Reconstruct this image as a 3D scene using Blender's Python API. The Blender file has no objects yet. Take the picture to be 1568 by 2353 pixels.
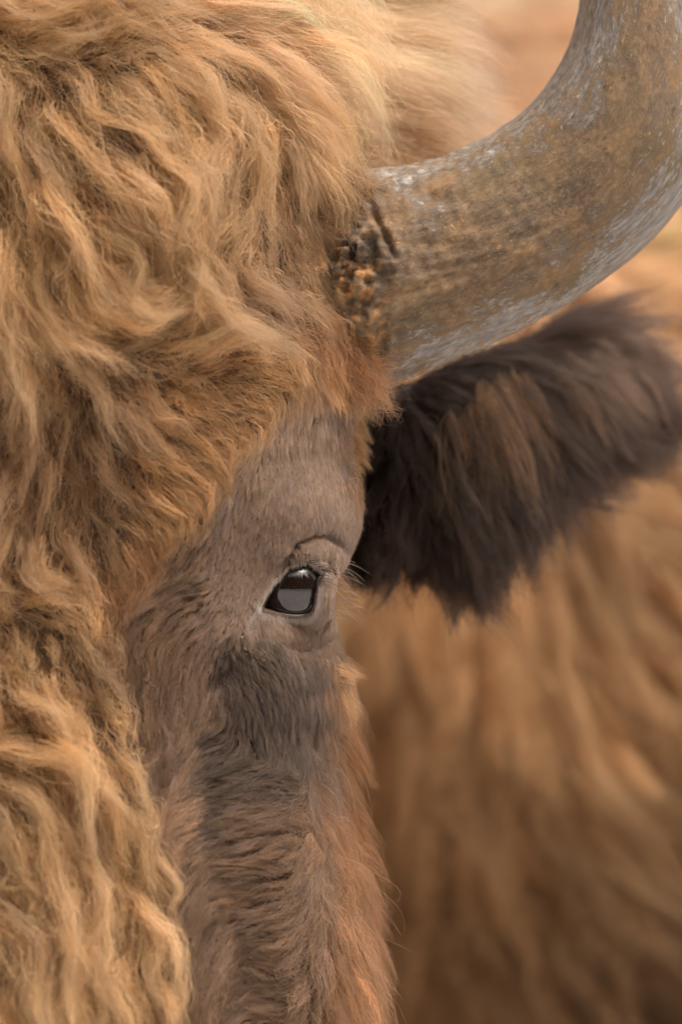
import bpy, bmesh, math
import numpy as np
from mathutils import Vector, kdtree, Matrix

# ------------------------------------------------------------------ camera, world, light
S = 0.00022            # metres per design unit (the frame is 1568 x 2353 units at the eye's distance)
D = 3.0                # camera distance to the eye plane
Z0 = 1.15              # height of the camera above the ground
scene = bpy.context.scene
cam_d = bpy.data.cameras.new('camera')
cam = bpy.data.objects.new('camera', cam_d)
scene.collection.objects.link(cam)
cam.location = (0, -D, Z0)
cam.rotation_euler = (math.radians(90), 0, 0)
cam_d.sensor_width = cam_d.sensor_height = 36
cam_d.sensor_fit = 'VERTICAL'
cam_d.lens = 36 * D / (2353 * S)
cam_d.clip_start = 0.1
cam_d.clip_end = 2000
cam_d.dof.use_dof = True
cam_d.dof.focus_distance = D - 0.005
cam_d.dof.aperture_fstop = 4.3
cam_d.dof.aperture_blades = 0
scene.camera = cam

SUN_EL, SUN_AZ = 60, 120      # azimuth clockwise from +Y (north): 180 = behind the camera
w = bpy.data.worlds.new('World'); scene.world = w
w.use_nodes = True
nt = w.node_tree; nt.nodes.clear()
wo = nt.nodes.new('ShaderNodeOutputWorld'); bg = nt.nodes.new('ShaderNodeBackground')
sky = nt.nodes.new('ShaderNodeTexSky'); sky.sky_type = 'NISHITA'
sky.sun_disc = False
sky.sun_elevation = math.radians(SUN_EL); sky.sun_rotation = math.radians(SUN_AZ)
sky.air_density = 0.5; sky.dust_density = 9.0; sky.ozone_density = 0.0
bg.inputs['Strength'].default_value = 0.115
nt.links.new(sky.outputs['Color'], bg.inputs['Color'])
nt.links.new(bg.outputs['Background'], wo.inputs['Surface'])
sun_d = bpy.data.lights.new('sun', 'SUN'); sun = bpy.data.objects.new('sun', sun_d)
scene.collection.objects.link(sun)
sun_d.energy = 1.5; sun_d.angle = math.radians(35); sun_d.color = (1.0, 0.95, 0.87)
az, el = math.radians(SUN_AZ), math.radians(SUN_EL)
to_sun = Vector((math.sin(az) * math.cos(el), math.cos(az) * math.cos(el), math.sin(el)))
sun.rotation_euler = to_sun.to_track_quat('Z', 'Y').to_euler()
sun.location = to_sun * 6
vs = scene.view_settings
vs.view_transform = 'Standard'; vs.look = 'None'; vs.gamma = 1; vs.exposure = 0.8
scene.cycles.max_bounces = 8
scene.cycles.diffuse_bounces = 4
scene.cycles.glossy_bounces = 6
scene.cycles.transmission_bounces = 6
scene.cycles.transparent_max_bounces = 8
scene.cycles.use_denoising = True
scene.cycles_curves.shape = 'RIBBONS'
scene.cycles_curves.subdivisions = 2

rng = np.random.default_rng(7)
TAU = 2 * math.pi

# ------------------------------------------------------------------ helpers
def W(px, py, y):
    """design units at depth y (metres behind the eye plane) -> world point"""
    k = S * (D + y) / D
    return np.stack([(np.asarray(px, float) - 784) * k, np.asarray(y, float) + 0 * np.asarray(px, float),
                     Z0 + (1176 - np.asarray(py, float)) * k], -1)

def UV(p):
    k = S * (D + p[..., 1]) / D
    return p[..., 0] / k + 784, 1176 - (p[..., 2] - Z0) / k

def unit(v):
    return v / np.maximum(np.linalg.norm(v, axis=-1, keepdims=True), 1e-9)

def lin(*rgb):
    c = np.array(rgb, float) / 255
    return np.where(c <= 0.04045, c / 12.92, ((c + 0.055) / 1.055) ** 2.4)

class Noise:
    """smooth pseudo-noise: a sum of random plane waves, about -1..1"""
    def __init__(self, freq, seed, n=14):
        r = np.random.default_rng(seed)
        d = unit(r.normal(size=(n, 3)))
        self.k = d * freq * TAU * r.uniform(0.5, 1.7, (n, 1)); self.ph = r.uniform(0, TAU, n); self.n = n
    def __call__(self, p):
        return np.sin(p @ self.k.T + self.ph).sum(-1) / math.sqrt(self.n / 2) * 0.7

def seg_dist(px, py, pts):
    """distance to a polyline, and the position 0..1 along it"""
    best = np.full(np.shape(px), 1e9); tt = np.zeros(np.shape(px)); n = len(pts) - 1
    for i in range(n):
        (ax, ay), (bx, by) = pts[i], pts[i + 1]
        dx, dy = bx - ax, by - ay
        t = np.clip(((px - ax) * dx + (py - ay) * dy) / (dx * dx + dy * dy), 0, 1)
        d = np.hypot(px - ax - t * dx, py - ay - t * dy)
        m = d < best
        best = np.where(m, d, best); tt = np.where(m, (i + t) / n, tt)
    return best, tt

def poly_sdf(px, py, pts):
    """signed distance to a closed polygon, negative inside"""
    d, _ = seg_dist(px, py, list(pts) + [pts[0]])
    inside = np.zeros(np.shape(px), bool)
    n = len(pts)
    for i in range(n):
        (ax, ay), (bx, by) = pts[i], pts[(i + 1) % n]
        c = (ay > py) != (by > py)
        xx = ax + (py - ay) * (bx - ax) / ((by - ay) if by != ay else 1e-9)
        inside ^= c & (px < xx)
    return np.where(inside, -d, d)

def smooth_loop(pts, n):
    p = np.array(pts, float); m = len(p); t = np.linspace(0, m, n, endpoint=False)
    i = t.astype(int); f = (t - i)[:, None]
    a, b, c, d = p[(i - 1) % m], p[i % m], p[(i + 1) % m], p[(i + 2) % m]
    return 0.5 * (2 * b + (c - a) * f + (2 * a - 5 * b + 4 * c - d) * f ** 2 + (3 * b - a - 3 * c + d) * f ** 3)

def spline(x, xs, ys):
    """monotone-ish smooth interpolation (cubic Hermite)"""
    xs = np.array(xs, float); ys = np.array(ys, float)
    m = np.gradient(ys, xs)
    i = np.clip(np.searchsorted(xs, x) - 1, 0, len(xs) - 2)
    h = xs[i + 1] - xs[i]; t = np.clip((x - xs[i]) / h, 0, 1)
    return ((2 * t ** 3 - 3 * t ** 2 + 1) * ys[i] + (t ** 3 - 2 * t ** 2 + t) * h * m[i]
            + (-2 * t ** 3 + 3 * t ** 2) * ys[i + 1] + (t ** 3 - t ** 2) * h * m[i + 1])

def mesh_obj(name, verts, faces, mat, smooth=True):
    me = bpy.data.meshes.new(name)
    me.from_pydata(np.asarray(verts).tolist(), [], [list(map(int, f)) for f in faces])
    me.update()
    if smooth:
        me.polygons.foreach_set('use_smooth', [True] * len(me.polygons))
    me.materials.append(mat)
    o = bpy.data.objects.new(name, me); scene.collection.objects.link(o)
    return o

def grid_faces(nv, nu, wrap=False):
    j, i = np.meshgrid(np.arange(nv - 1), np.arange(nu if wrap else nu - 1), indexing='ij')
    a = j * nu + i; b = j * nu + (i + 1) % nu
    return np.stack([a, b, b + nu, a + nu], -1).reshape(-1, 4)

def tube(name, pts, radii, mat, n=10, closed=False):
    p = np.array(pts, float); r = np.broadcast_to(np.array(radii, float), (len(p),))
    tan = unit(np.roll(p, -1, 0) - np.roll(p, 1, 0)) if closed else unit(np.gradient(p, axis=0))
    up = np.array([0, -1.0, 0.01]); s = unit(np.cross(tan, up)); u = np.cross(s, tan)
    a = np.arange(n) / n * TAU
    v = p[:, None] + r[:, None, None] * (np.cos(a)[None, :, None] * s[:, None] + np.sin(a)[None, :, None] * u[:, None])
    f = grid_faces(len(p), n, True)
    if closed:
        k = (len(p) - 1) * n; i = np.arange(n)
        f = np.vstack([f, np.stack([k + i, k + (i + 1) % n, (i + 1) % n, i], -1)])
    return mesh_obj(name, v.reshape(-1, 3), f, mat)

# ------------------------------------------------------------------ materials
def new_mat(name):
    m = bpy.data.materials.new(name); m.use_nodes = True
    t = m.node_tree; t.nodes.clear()
    out = t.nodes.new('ShaderNodeOutputMaterial')
    return m, t, out

def N_(t, typ, **kw):
    n = t.nodes.new(typ)
    for k, v in kw.items():
        if k in n.inputs: n.inputs[k].default_value = v
        else: setattr(n, k, v)
    return n

def ramp(t, src, stops):
    r = t.nodes.new('ShaderNodeValToRGB'); e = r.color_ramp.elements
    while len(e) < len(stops): e.new(0.5)
    for i, (pos, c) in enumerate(stops):
        e[i].position = pos; e[i].color = (*c, 1) if len(c) == 3 else c
    t.links.new(src, r.inputs[0]); return r

def hair_material(name, rough=0.32, radial=0.45, rand=0.12):
    m, t, out = new_mat(name)
    h = t.nodes.new('ShaderNodeBsdfHairPrincipled'); h.model = 'CHIANG'; h.parametrization = 'COLOR'
    at = N_(t, 'ShaderNodeAttribute', attribute_name='tint')
    hi = t.nodes.new('ShaderNodeHairInfo')
    hsv = t.nodes.new('ShaderNodeHueSaturation')
    mr = N_(t, 'ShaderNodeMapRange'); mr.inputs['To Min'].default_value = 1 - rand * 2; mr.inputs['To Max'].default_value = 1 + rand * 1.5
    t.links.new(hi.outputs['Random'], mr.inputs['Value'])
    t.links.new(mr.outputs['Result'], hsv.inputs['Value'])
    t.links.new(at.outputs['Color'], hsv.inputs['Color'])
    t.links.new(hsv.outputs['Color'], h.inputs['Color'])
    h.inputs['Roughness'].default_value = rough; h.inputs['Radial Roughness'].default_value = radial
    h.inputs['Coat'].default_value = 0.0; h.inputs['IOR'].default_value = 1.3
    df = t.nodes.new('ShaderNodeBsdfDiffuse'); tr = t.nodes.new('ShaderNodeBsdfTranslucent')
    m1 = t.nodes.new('ShaderNodeMixShader'); m1.inputs[0].default_value = 0.35
    m2 = t.nodes.new('ShaderNodeMixShader'); m2.inputs[0].default_value = 0.6
    for n in (df, tr): t.links.new(hsv.outputs['Color'], n.inputs['Color'])
    t.links.new(df.outputs[0], m1.inputs[1]); t.links.new(tr.outputs[0], m1.inputs[2])
    t.links.new(h.outputs[0], m2.inputs[1]); t.links.new(m1.outputs[0], m2.inputs[2])
    t.links.new(m2.outputs[0], out.inputs['Surface'])
    return m

def simple(name, col, rough=0.6, spec=0.3, noise=None, bump=0.0):
    m, t, out = new_mat(name)
    b = N_(t, 'ShaderNodeBsdfPrincipled'); b.inputs['Roughness'].default_value = rough
    b.inputs['Specular IOR Level'].default_value = spec
    b.inputs['Base Color'].default_value = (*col, 1)
    if noise:
        tc = N_(t, 'ShaderNodeTexCoord'); nz = N_(t, 'ShaderNodeTexNoise', Scale=noise[0], Detail=6.0)
        t.links.new(tc.outputs['Object'], nz.inputs['Vector'])
        r = ramp(t, nz.outputs['Fac'], [(0.3, col), (0.7, noise[1])])
        t.links.new(r.outputs['Color'], b.inputs['Base Color'])
        if bump:
            bp = N_(t, 'ShaderNodeBump', Strength=bump, Distance=0.002)
            t.links.new(nz.outputs['Fac'], bp.inputs['Height']); t.links.new(bp.outputs['Normal'], b.inputs['Normal'])
    t.links.new(b.outputs[0], out.inputs['Surface'])
    return m

M_skin = simple('skin', lin(90, 71, 57), 0.75, 0.2, (260, lin(72, 57, 46)), 0.3)
M_rim = simple('wet_lid', lin(34, 28, 27), 0.22, 0.5)
M_crust = simple('dried_tear_crust', lin(172, 150, 120), 0.85, 0.1, (900, lin(132, 108, 82)), 0.5)

# ------------------------------------------------------------------ the ground
def ground():
    m, t, out = new_mat('pale_ground')
    b = N_(t, 'ShaderNodeBsdfPrincipled'); b.inputs['Roughness'].default_value = 0.9
    tc = N_(t, 'ShaderNodeTexCoord'); nz = N_(t, 'ShaderNodeTexNoise', Scale=1.3, Detail=9.0)
    t.links.new(tc.outputs['Object'], nz.inputs['Vector'])
    r = ramp(t, nz.outputs['Fac'], [(0.3, lin(176, 173, 170)), (0.7, lin(204, 202, 200))])
    t.links.new(r.outputs['Color'], b.inputs['Base Color'])
    bp = N_(t, 'ShaderNodeBump', Strength=0.5, Distance=0.05)
    t.links.new(nz.outputs['Fac'], bp.inputs['Height']); t.links.new(bp.outputs['Normal'], b.inputs['Normal'])
    t.links.new(b.outputs[0], out.inputs['Surface'])
    n = 41; g = np.linspace(-1, 1, n); g = np.sign(g) * np.abs(g) ** 2 * 400
    X, Y = np.meshgrid(g, g); Zz = 0 * X
    o = mesh_obj('ground', np.stack([X, Y, Zz], -1).reshape(-1, 3), grid_faces(n, n), m)
    o['kind'] = 'structure'; o['label'] = 'pale open ground under the bison'
ground()

def woodland():
    """the dark belt of trees that the eye mirrors, far behind the viewpoint"""
    r = np.random.default_rng(5); V, F = [], []; n = 0
    for i in range(70):
        a = math.radians(-78 + 156 * (i + r.uniform(-.4, .4)) / 69)
        R = r.uniform(24, 32); x, y = math.sin(a) * R, -math.cos(a) * R
        h = r.uniform(17, 24); rad = r.uniform(2.2, 3.4); k = 14; m = 9
        for j in range(m * 2):
            t = j / (m * 2 - 1); rr = rad * (1 - t) ** 0.8 * (1.0 if j % 2 == 0 else 0.62) + 0.02
            for q in range(k):
                b = TAU * q / k
                V.append((x + rr * math.cos(b) * r.uniform(.8, 1.2), y + rr * math.sin(b) * r.uniform(.8, 1.2), h * (0.04 + 0.96 * t)))
        F += (grid_faces(m * 2, k, True) + n).tolist(); n = len(V)
    o = mesh_obj('woodland', V, F, simple('conifer', lin(44, 50, 34), 0.9, 0.1, (3, lin(30, 34, 24))), False)
    o['kind'] = 'stuff'; o['label'] = 'dark belt of conifers mirrored in the eye of the bison'
woodland()

bison = bpy.data.objects.new('bison', None); scene.collection.objects.link(bison)
bison.location = (0.1, 1.0, 0)
bison['label'] = 'brown woolly bison with curved horn, dark eye and furry ear, seen close up'
bison['category'] = 'bison'
def part(o, parent=bison, label=None, kind=None):
    o.parent = parent
    bpy.context.view_layer.update()
    o.matrix_parent_inverse = parent.matrix_world.inverted()
    if label: o['label'] = label
    if kind: o['kind'] = kind
    return o

# ------------------------------------------------------------------ head: cross sections down the skull
HY  = [-900, -760, -560, -300, 0, 300, 600, 880, 1000, 1100, 1190, 1265, 1320, 1400, 1500, 1600, 1690, 1800, 2000, 2200, 2353, 2700, 3100, 3350, 3450]
HE  = [ 130,  430,  600,  690, 730, 760, 790, 806, 798, 806, 816, 800, 776, 766, 784, 782, 752, 750, 784, 798, 792, 720, 600, 480, 200]
HC  = [ 120,  120,  120,  120, 120, 120, 120, 120, 120, 120, 120, 120, 120, 120, 120, 120, 120, 120, 120, 120, 120, 120, 120, 120, 120]
HB  = [.004, .05, .08, .10, .115, .125, .13, .13, .13, .13, .13, .13, .13, .13, .13, .13, .13, .135, .14, .145, .145, .14, .12, .09, .02]
HYC = [.14, .13, .12, .10, .08, .07, .065, .06, .06, .06, .06, .06, .06, .06, .06, .06, .06, .06, .055, .05, .045, .03, .01, 0, 0]
PW = 0.86
def sec(py):
    e = spline(py, HY, HE); c = spline(py, HY, HC); b = spline(py, HY, HB); yc = spline(py, HY, HYC)
    return c, e - c, b, yc

EYE_POLY = [(606,1397),(614,1376),(628,1350),(644,1329),(664,1309),(683,1297),(701,1292),(717,1297),(730,1307),(741,1314),
            (733,1329),(728,1350),(726,1370),(723,1388),(715,1404),(701,1412),(683,1414),(656,1411),(628,1404)]
EYE_LOOP = smooth_loop(EYE_POLY, 96)
EC = np.array([664.0, 1352.0]); ER = 0.0215            # eyeball centre in the picture plane, radius

def base_surf(px, py):
    """front depth of the undisplaced head at (px, py); inf outside"""
    c, a, b, yc = sec(py)
    u = np.clip(np.abs(px - c) / a, 0, 1)
    return yc - b * np.maximum(1 - u ** (2 / PW), 0) ** (PW / 2)
EYE_Y = float(base_surf(np.array(672.0), np.array(1354.0))) + 0.0135

CREASES = [  # polyline, depth (m), width (units)
    ([(640,1318),(655,1280),(680,1246),(715,1226),(745,1224),(770,1240),(788,1262)], -0.0045, 11),
    ([(650,1475),(690,1497),(725,1488),(760,1462),(785,1435)], -0.0035, 9),
    ([(735,1316),(760,1310),(785,1306)], -0.0030, 9),
    ([(600,1402),(575,1440),(552,1470)], -0.0012, 7),
    ([(597,1385),(570,1420),(545,1462)], 0.0016, 7),
    ([(690,1700),(735,1690),(770,1660)], -0.003, 24),
    ([(500,1520),(480,1620),(478,1800),(470,1950)], -0.0045, 44),
]
BUMPS = [  # px, py, rx, ry, height (m)
    (730, 1180, 110, 80, 0.005), (700, 1268, 60, 26, 0.0045), (690, 1450, 70, 26, 0.0022), (640, 1590, 120, 100, 0.004),
    (510, 1540, 55, 60, -0.007), (600, 1130, 110, 110, 0.004), (620, 1900, 120, 160, 0.006), (430, 1900, 50, 150, 0.006),
    (330, 400, 250, 290, 0.022), (60, 1950, 230, 330, 0.012), (230, 1130, 120, 150, -0.006),
    (720, 2150, 110, 190, 0.008), (470, 2150, 50, 120, 0.004), (560, 2130, 30, 120, -0.004),
]
def head_disp(px, py):
    h = np.zeros(np.shape(px))
    for bx, by, rx, ry, a in BUMPS:
        h += a * np.exp(-((px - bx) / rx) ** 2 - ((py - by) / ry) ** 2)
    for pts, a, wd in CREASES:
        m = (np.abs(px - np.mean([p[0] for p in pts])) < 420) & (np.abs(py - np.mean([p[1] for p in pts])) < 420)
        if m.any():
            d, t = seg_dist(px[m], py[m], pts)
            h[m] += a * np.exp(-(d / wd) ** 2) * np.clip(np.sin(np.clip(t, .04, .96) * math.pi) * 2.2, 0, 1)
    return h

def fine_axis(lo, hi, f0, f1, coarse, fine):
    xs = [lo]
    while xs[-1] < hi:
        x = xs[-1]; d = max(f0 - x, x - f1, 0)
        xs.append(x + min(coarse, fine + d * 0.07))
    return np.array(xs)

def build_head():
    pys = fine_axis(-899, 3449, 1210, 1480, 16, 1.7)
    # angle axis: fine where the eye lies
    th = fine_axis(-95, 275, 24, 62, 1.6, 0.16)
    T, PY = np.meshgrid(np.radians(th), pys)
    c, a, b, yc = sec(PY)
    ct, st = np.cos(T), np.sin(T)
    px = c + a * np.sign(ct) * np.abs(ct) ** PW
    bb = np.where(st > 0, b, b * 1.6)
    y = yc - bb * np.sign(st) * np.abs(st) ** PW
    P = W(px, PY, y)
    du = np.gradient(P, axis=1); dv = np.gradient(P, axis=0)
    Nn = unit(np.cross(dv, du))
    if Nn[len(pys) // 2, np.argmin(abs(th - 90))][1] > 0: Nn = -Nn
    h = np.where(y < yc + 0.02, head_disp(px, PY), 0)
    P = P + Nn * h[..., None]
    # eyelids wrap the eyeball
    ec = W(EC[0], EC[1], EYE_Y)
    qx, qy = UV(P)
    front = (st > -0.2) & (np.abs(qx - EC[0]) < 260) & (np.abs(qy - EC[1]) < 260)
    sd = np.full(qx.shape, 1e3); sd[front] = poly_sdf(qx[front], qy[front], EYE_LOOP.tolist())
    # lid skin lies over the ball: blend the face with a slightly larger sphere
    dx, dz = P[..., 0] - ec[0], P[..., 2] - ec[2]
    lid = ER + 0.0022
    q2 = lid ** 2 - dx ** 2 - dz ** 2
    ys = np.where(q2 > 0, ec[1] - np.sqrt(np.maximum(q2, 0)), ec[1] + 0.004)
    kk = 0.0045; d = np.clip(0.5 + 0.5 * (ys - P[..., 1]) / kk, 0, 1)
    sm = ys * (1 - d) + P[..., 1] * d - kk * d * (1 - d)
    near = np.clip((0.036 - np.hypot(dx, dz)) / 0.010, 0, 1) * front
    P[..., 1] += (sm - P[..., 1]) * near
    P[..., 1] -= 0.0012 * np.exp(-((sd - 5) / 4.5) ** 2) * front
    P[..., 1] += 0.013 * np.clip((0.5 - sd) / 3.5, 0, 1) * front
    du = np.gradient(P, axis=1); dv = np.gradient(P, axis=0)
    N2 = unit(np.cross(dv, du))
    N2 = np.where((N2 * Nn).sum(-1, keepdims=True) < 0, -N2, N2)
    return P, N2, sd
HP, HN, HSD = build_head()

def implicit_push(p, margin):
    """keep points outside the head's cross section by `margin` metres"""
    px, py = UV(p)
    c, a, b, yc = sec(np.clip(py, -890, 3440))
    k = S * (D + p[:, 1]) / D
    aw = a * k; cx = (c - 784) * k
    u = (p[:, 0] - cx) / aw; v = (yc - p[:, 1]) / np.where(p[:, 1] < yc, b, b * 1.6)
    f = (np.abs(u) ** (2 / PW) + np.abs(v) ** (2 / PW)) ** (PW / 2)
    need = 1 + (margin + head_disp(px, py)) / (0.5 * (aw + b))
    s = np.maximum(need / np.maximum(f, 1e-3), 1)
    q = p.copy()
    q[:, 0] = cx + (p[:, 0] - cx) * s; q[:, 1] = yc + (p[:, 1] - yc) * s
    # normal
    nx = np.sign(u) * np.abs(u) ** (2 / PW - 1) / aw; ny = -np.sign(v) * np.abs(v) ** (2 / PW - 1) / b
    n = unit(np.stack([nx, ny, 0 * nx], -1))
    return q, n

# ------------------------------------------------------------------ body behind the head: torso, neck and legs as one surface
TC = np.array([0.27, 1.62, 0.98])
def torso_mesh():
    bm = bmesh.new()
    def ell(c, r, rot=0.0):
        m = Matrix.Translation(c) @ Matrix.Rotation(rot, 4, 'Z') @ Matrix.Diagonal((*r, 1))
        bmesh.ops.create_icosphere(bm, subdivisions=4, radius=1, matrix=m)
    ell(TC, (0.60, 0.92, 0.67))
    ell((0.33, 2.3, 0.92), (0.46, 0.8, 0.48))
    ell((-0.25, 0.74, 1.08), (0.20, 0.60, 0.37), -0.2)
    ell((-0.19, 0.34, 1.10), (0.13, 0.28, 0.27))
    for lx, ly in ((-0.02, 1.2), (0.5, 1.3), (0.1, 2.75), (0.54, 2.8)):
        for k in range(14):
            t = k / 13
            ell((lx, ly, 0.62 - 0.57 * t), (0.125 - 0.06 * min(1, t * 1.6), 0.13 - 0.06 * min(1, t * 1.6), 0.06))
    me = bpy.data.meshes.new('tmp'); bm.to_mesh(me); bm.free()
    o = bpy.data.objects.new('tmp', me); scene.collection.objects.link(o)
    rm = o.modifiers.new('r', 'REMESH'); rm.mode = 'VOXEL'; rm.voxel_size = 0.022
    sm = o.modifiers.new('s', 'SMOOTH'); sm.iterations = 12; sm.factor = 0.6
    dg = bpy.context.evaluated_depsgraph_get(); ev = o.evaluated_get(dg); m2 = ev.to_mesh()
    n = len(m2.vertices); V = np.empty(n * 3); m2.vertices.foreach_get('co', V); V = V.reshape(-1, 3)
    F = [list(p.vertices) for p in m2.polygons]
    NN = np.empty(n * 3); m2.vertices.foreach_get('normal', NN); NN = NN.reshape(-1, 3)
    ev.to_mesh_clear(); bpy.data.objects.remove(o)
    return V, F, NN
TV, TF, TN = torso_mesh()
nhv, nhu = HP.shape[:2]
body = mesh_obj('body', np.vstack([HP.reshape(-1, 3), TV]),
                grid_faces(nhv, nhu).tolist() + [[i + nhv * nhu for i in f] for f in TF], M_skin)
M_under = simple('underwool', lin(184, 142, 100), 0.9, 0.05, (40, lin(150, 112, 78)), 0.4)
body.data.materials.append(M_under)
mi = np.zeros(len(body.data.polygons), np.int32); mi[(nhv - 1) * (nhu - 1):] = 1
body.data.polygons.foreach_set('material_index', mi)
part(body)

# ------------------------------------------------------------------ hair machinery
def hair_object(name, curves, tint, r0, mat, tip=0.25, label=None):
    """curves (n, k, 3); tint (n, 3); r0 (n,) root radius"""
    n, k = curves.shape[:2]
    d = bpy.data.hair_curves.new(name)
    d.add_curves([k] * n)
    d.attributes['position'].data.foreach_set('vector', curves.astype(np.float32).ravel())
    t = np.linspace(0, 1, k)
    rad = np.asarray(r0).reshape(-1, 1) * (1 - (1 - tip) * t ** 1.6)[None]
    ra = d.attributes.get('radius') or d.attributes.new('radius', 'FLOAT', 'POINT')
    ra.data.foreach_set('value', np.broadcast_to(rad, (n, k)).astype(np.float32).ravel())
    ta = d.attributes.new('tint', 'FLOAT_COLOR', 'CURVE')
    c4 = np.ones((n, 4), np.float32); c4[:, :3] = np.clip(tint, 0.004, 0.95)
    ta.data.foreach_set('color', c4.ravel())
    d.materials.append(mat)
    o = bpy.data.objects.new(name, d); scene.collection.objects.link(o)
    return part(o, bison, label, 'stuff')

def nearest(roots, targets):
    kd = kdtree.KDTree(len(targets))
    for i, p in enumerate(targets): kd.insert(p, i)
    kd.balance()
    return np.fromiter((kd.find(p)[1] for p in roots), int, len(roots))

def along(curves, s):
    """resample curves (n,k,3) at parameters s (n,m) in 0..1"""
    n, k = curves.shape[:2]
    x = np.clip(s, 0, 1) * (k - 1); i = np.minimum(x.astype(int), k - 2); f = (x - i)[..., None]
    a = np.arange(n)[:, None]
    return curves[a, i] * (1 - f) + curves[a, i + 1] * f

def clump(roots, normals, guides, idx, k, strength, power, lmin, lmax, jitter, seed, wave=1.6):
    """hairs that leave their own roots and gather on their guide"""
    r = np.random.default_rng(seed); n = len(roots)
    t = np.linspace(0, 1, k)[None, :]
    ln = r.uniform(lmin, lmax, (n, 1))
    g = along(guides[idx], t * ln)
    off = roots - guides[idx, 0]
    st = strength if np.isscalar(strength) else np.asarray(strength)[:, None]
    cl = st * np.clip(t * ln, 0, 1) ** power
    out = g + off[:, None] * (1 - cl)[..., None]
    seglen = np.linalg.norm(guides[idx, -1] - guides[idx, 0], axis=-1)[:, None, None]
    a1 = unit(r.normal(size=(n, 1, 3))); a2 = unit(r.normal(size=(n, 1, 3)))
    ph = r.uniform(0, TAU, (n, 1)); fr = r.uniform(0.5, wave, (n, 1))
    amp = jitter * np.abs(r.normal(size=(n, 1, 1)))
    amp = np.minimum(amp, jitter * 2.5)
    out = out + (seglen * amp) * (a1 * (np.sin(TAU * fr * t + ph) - np.sin(ph))[..., None] + a2 * (t ** 1.5)[..., None] * 1.2)
    return out

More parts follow.
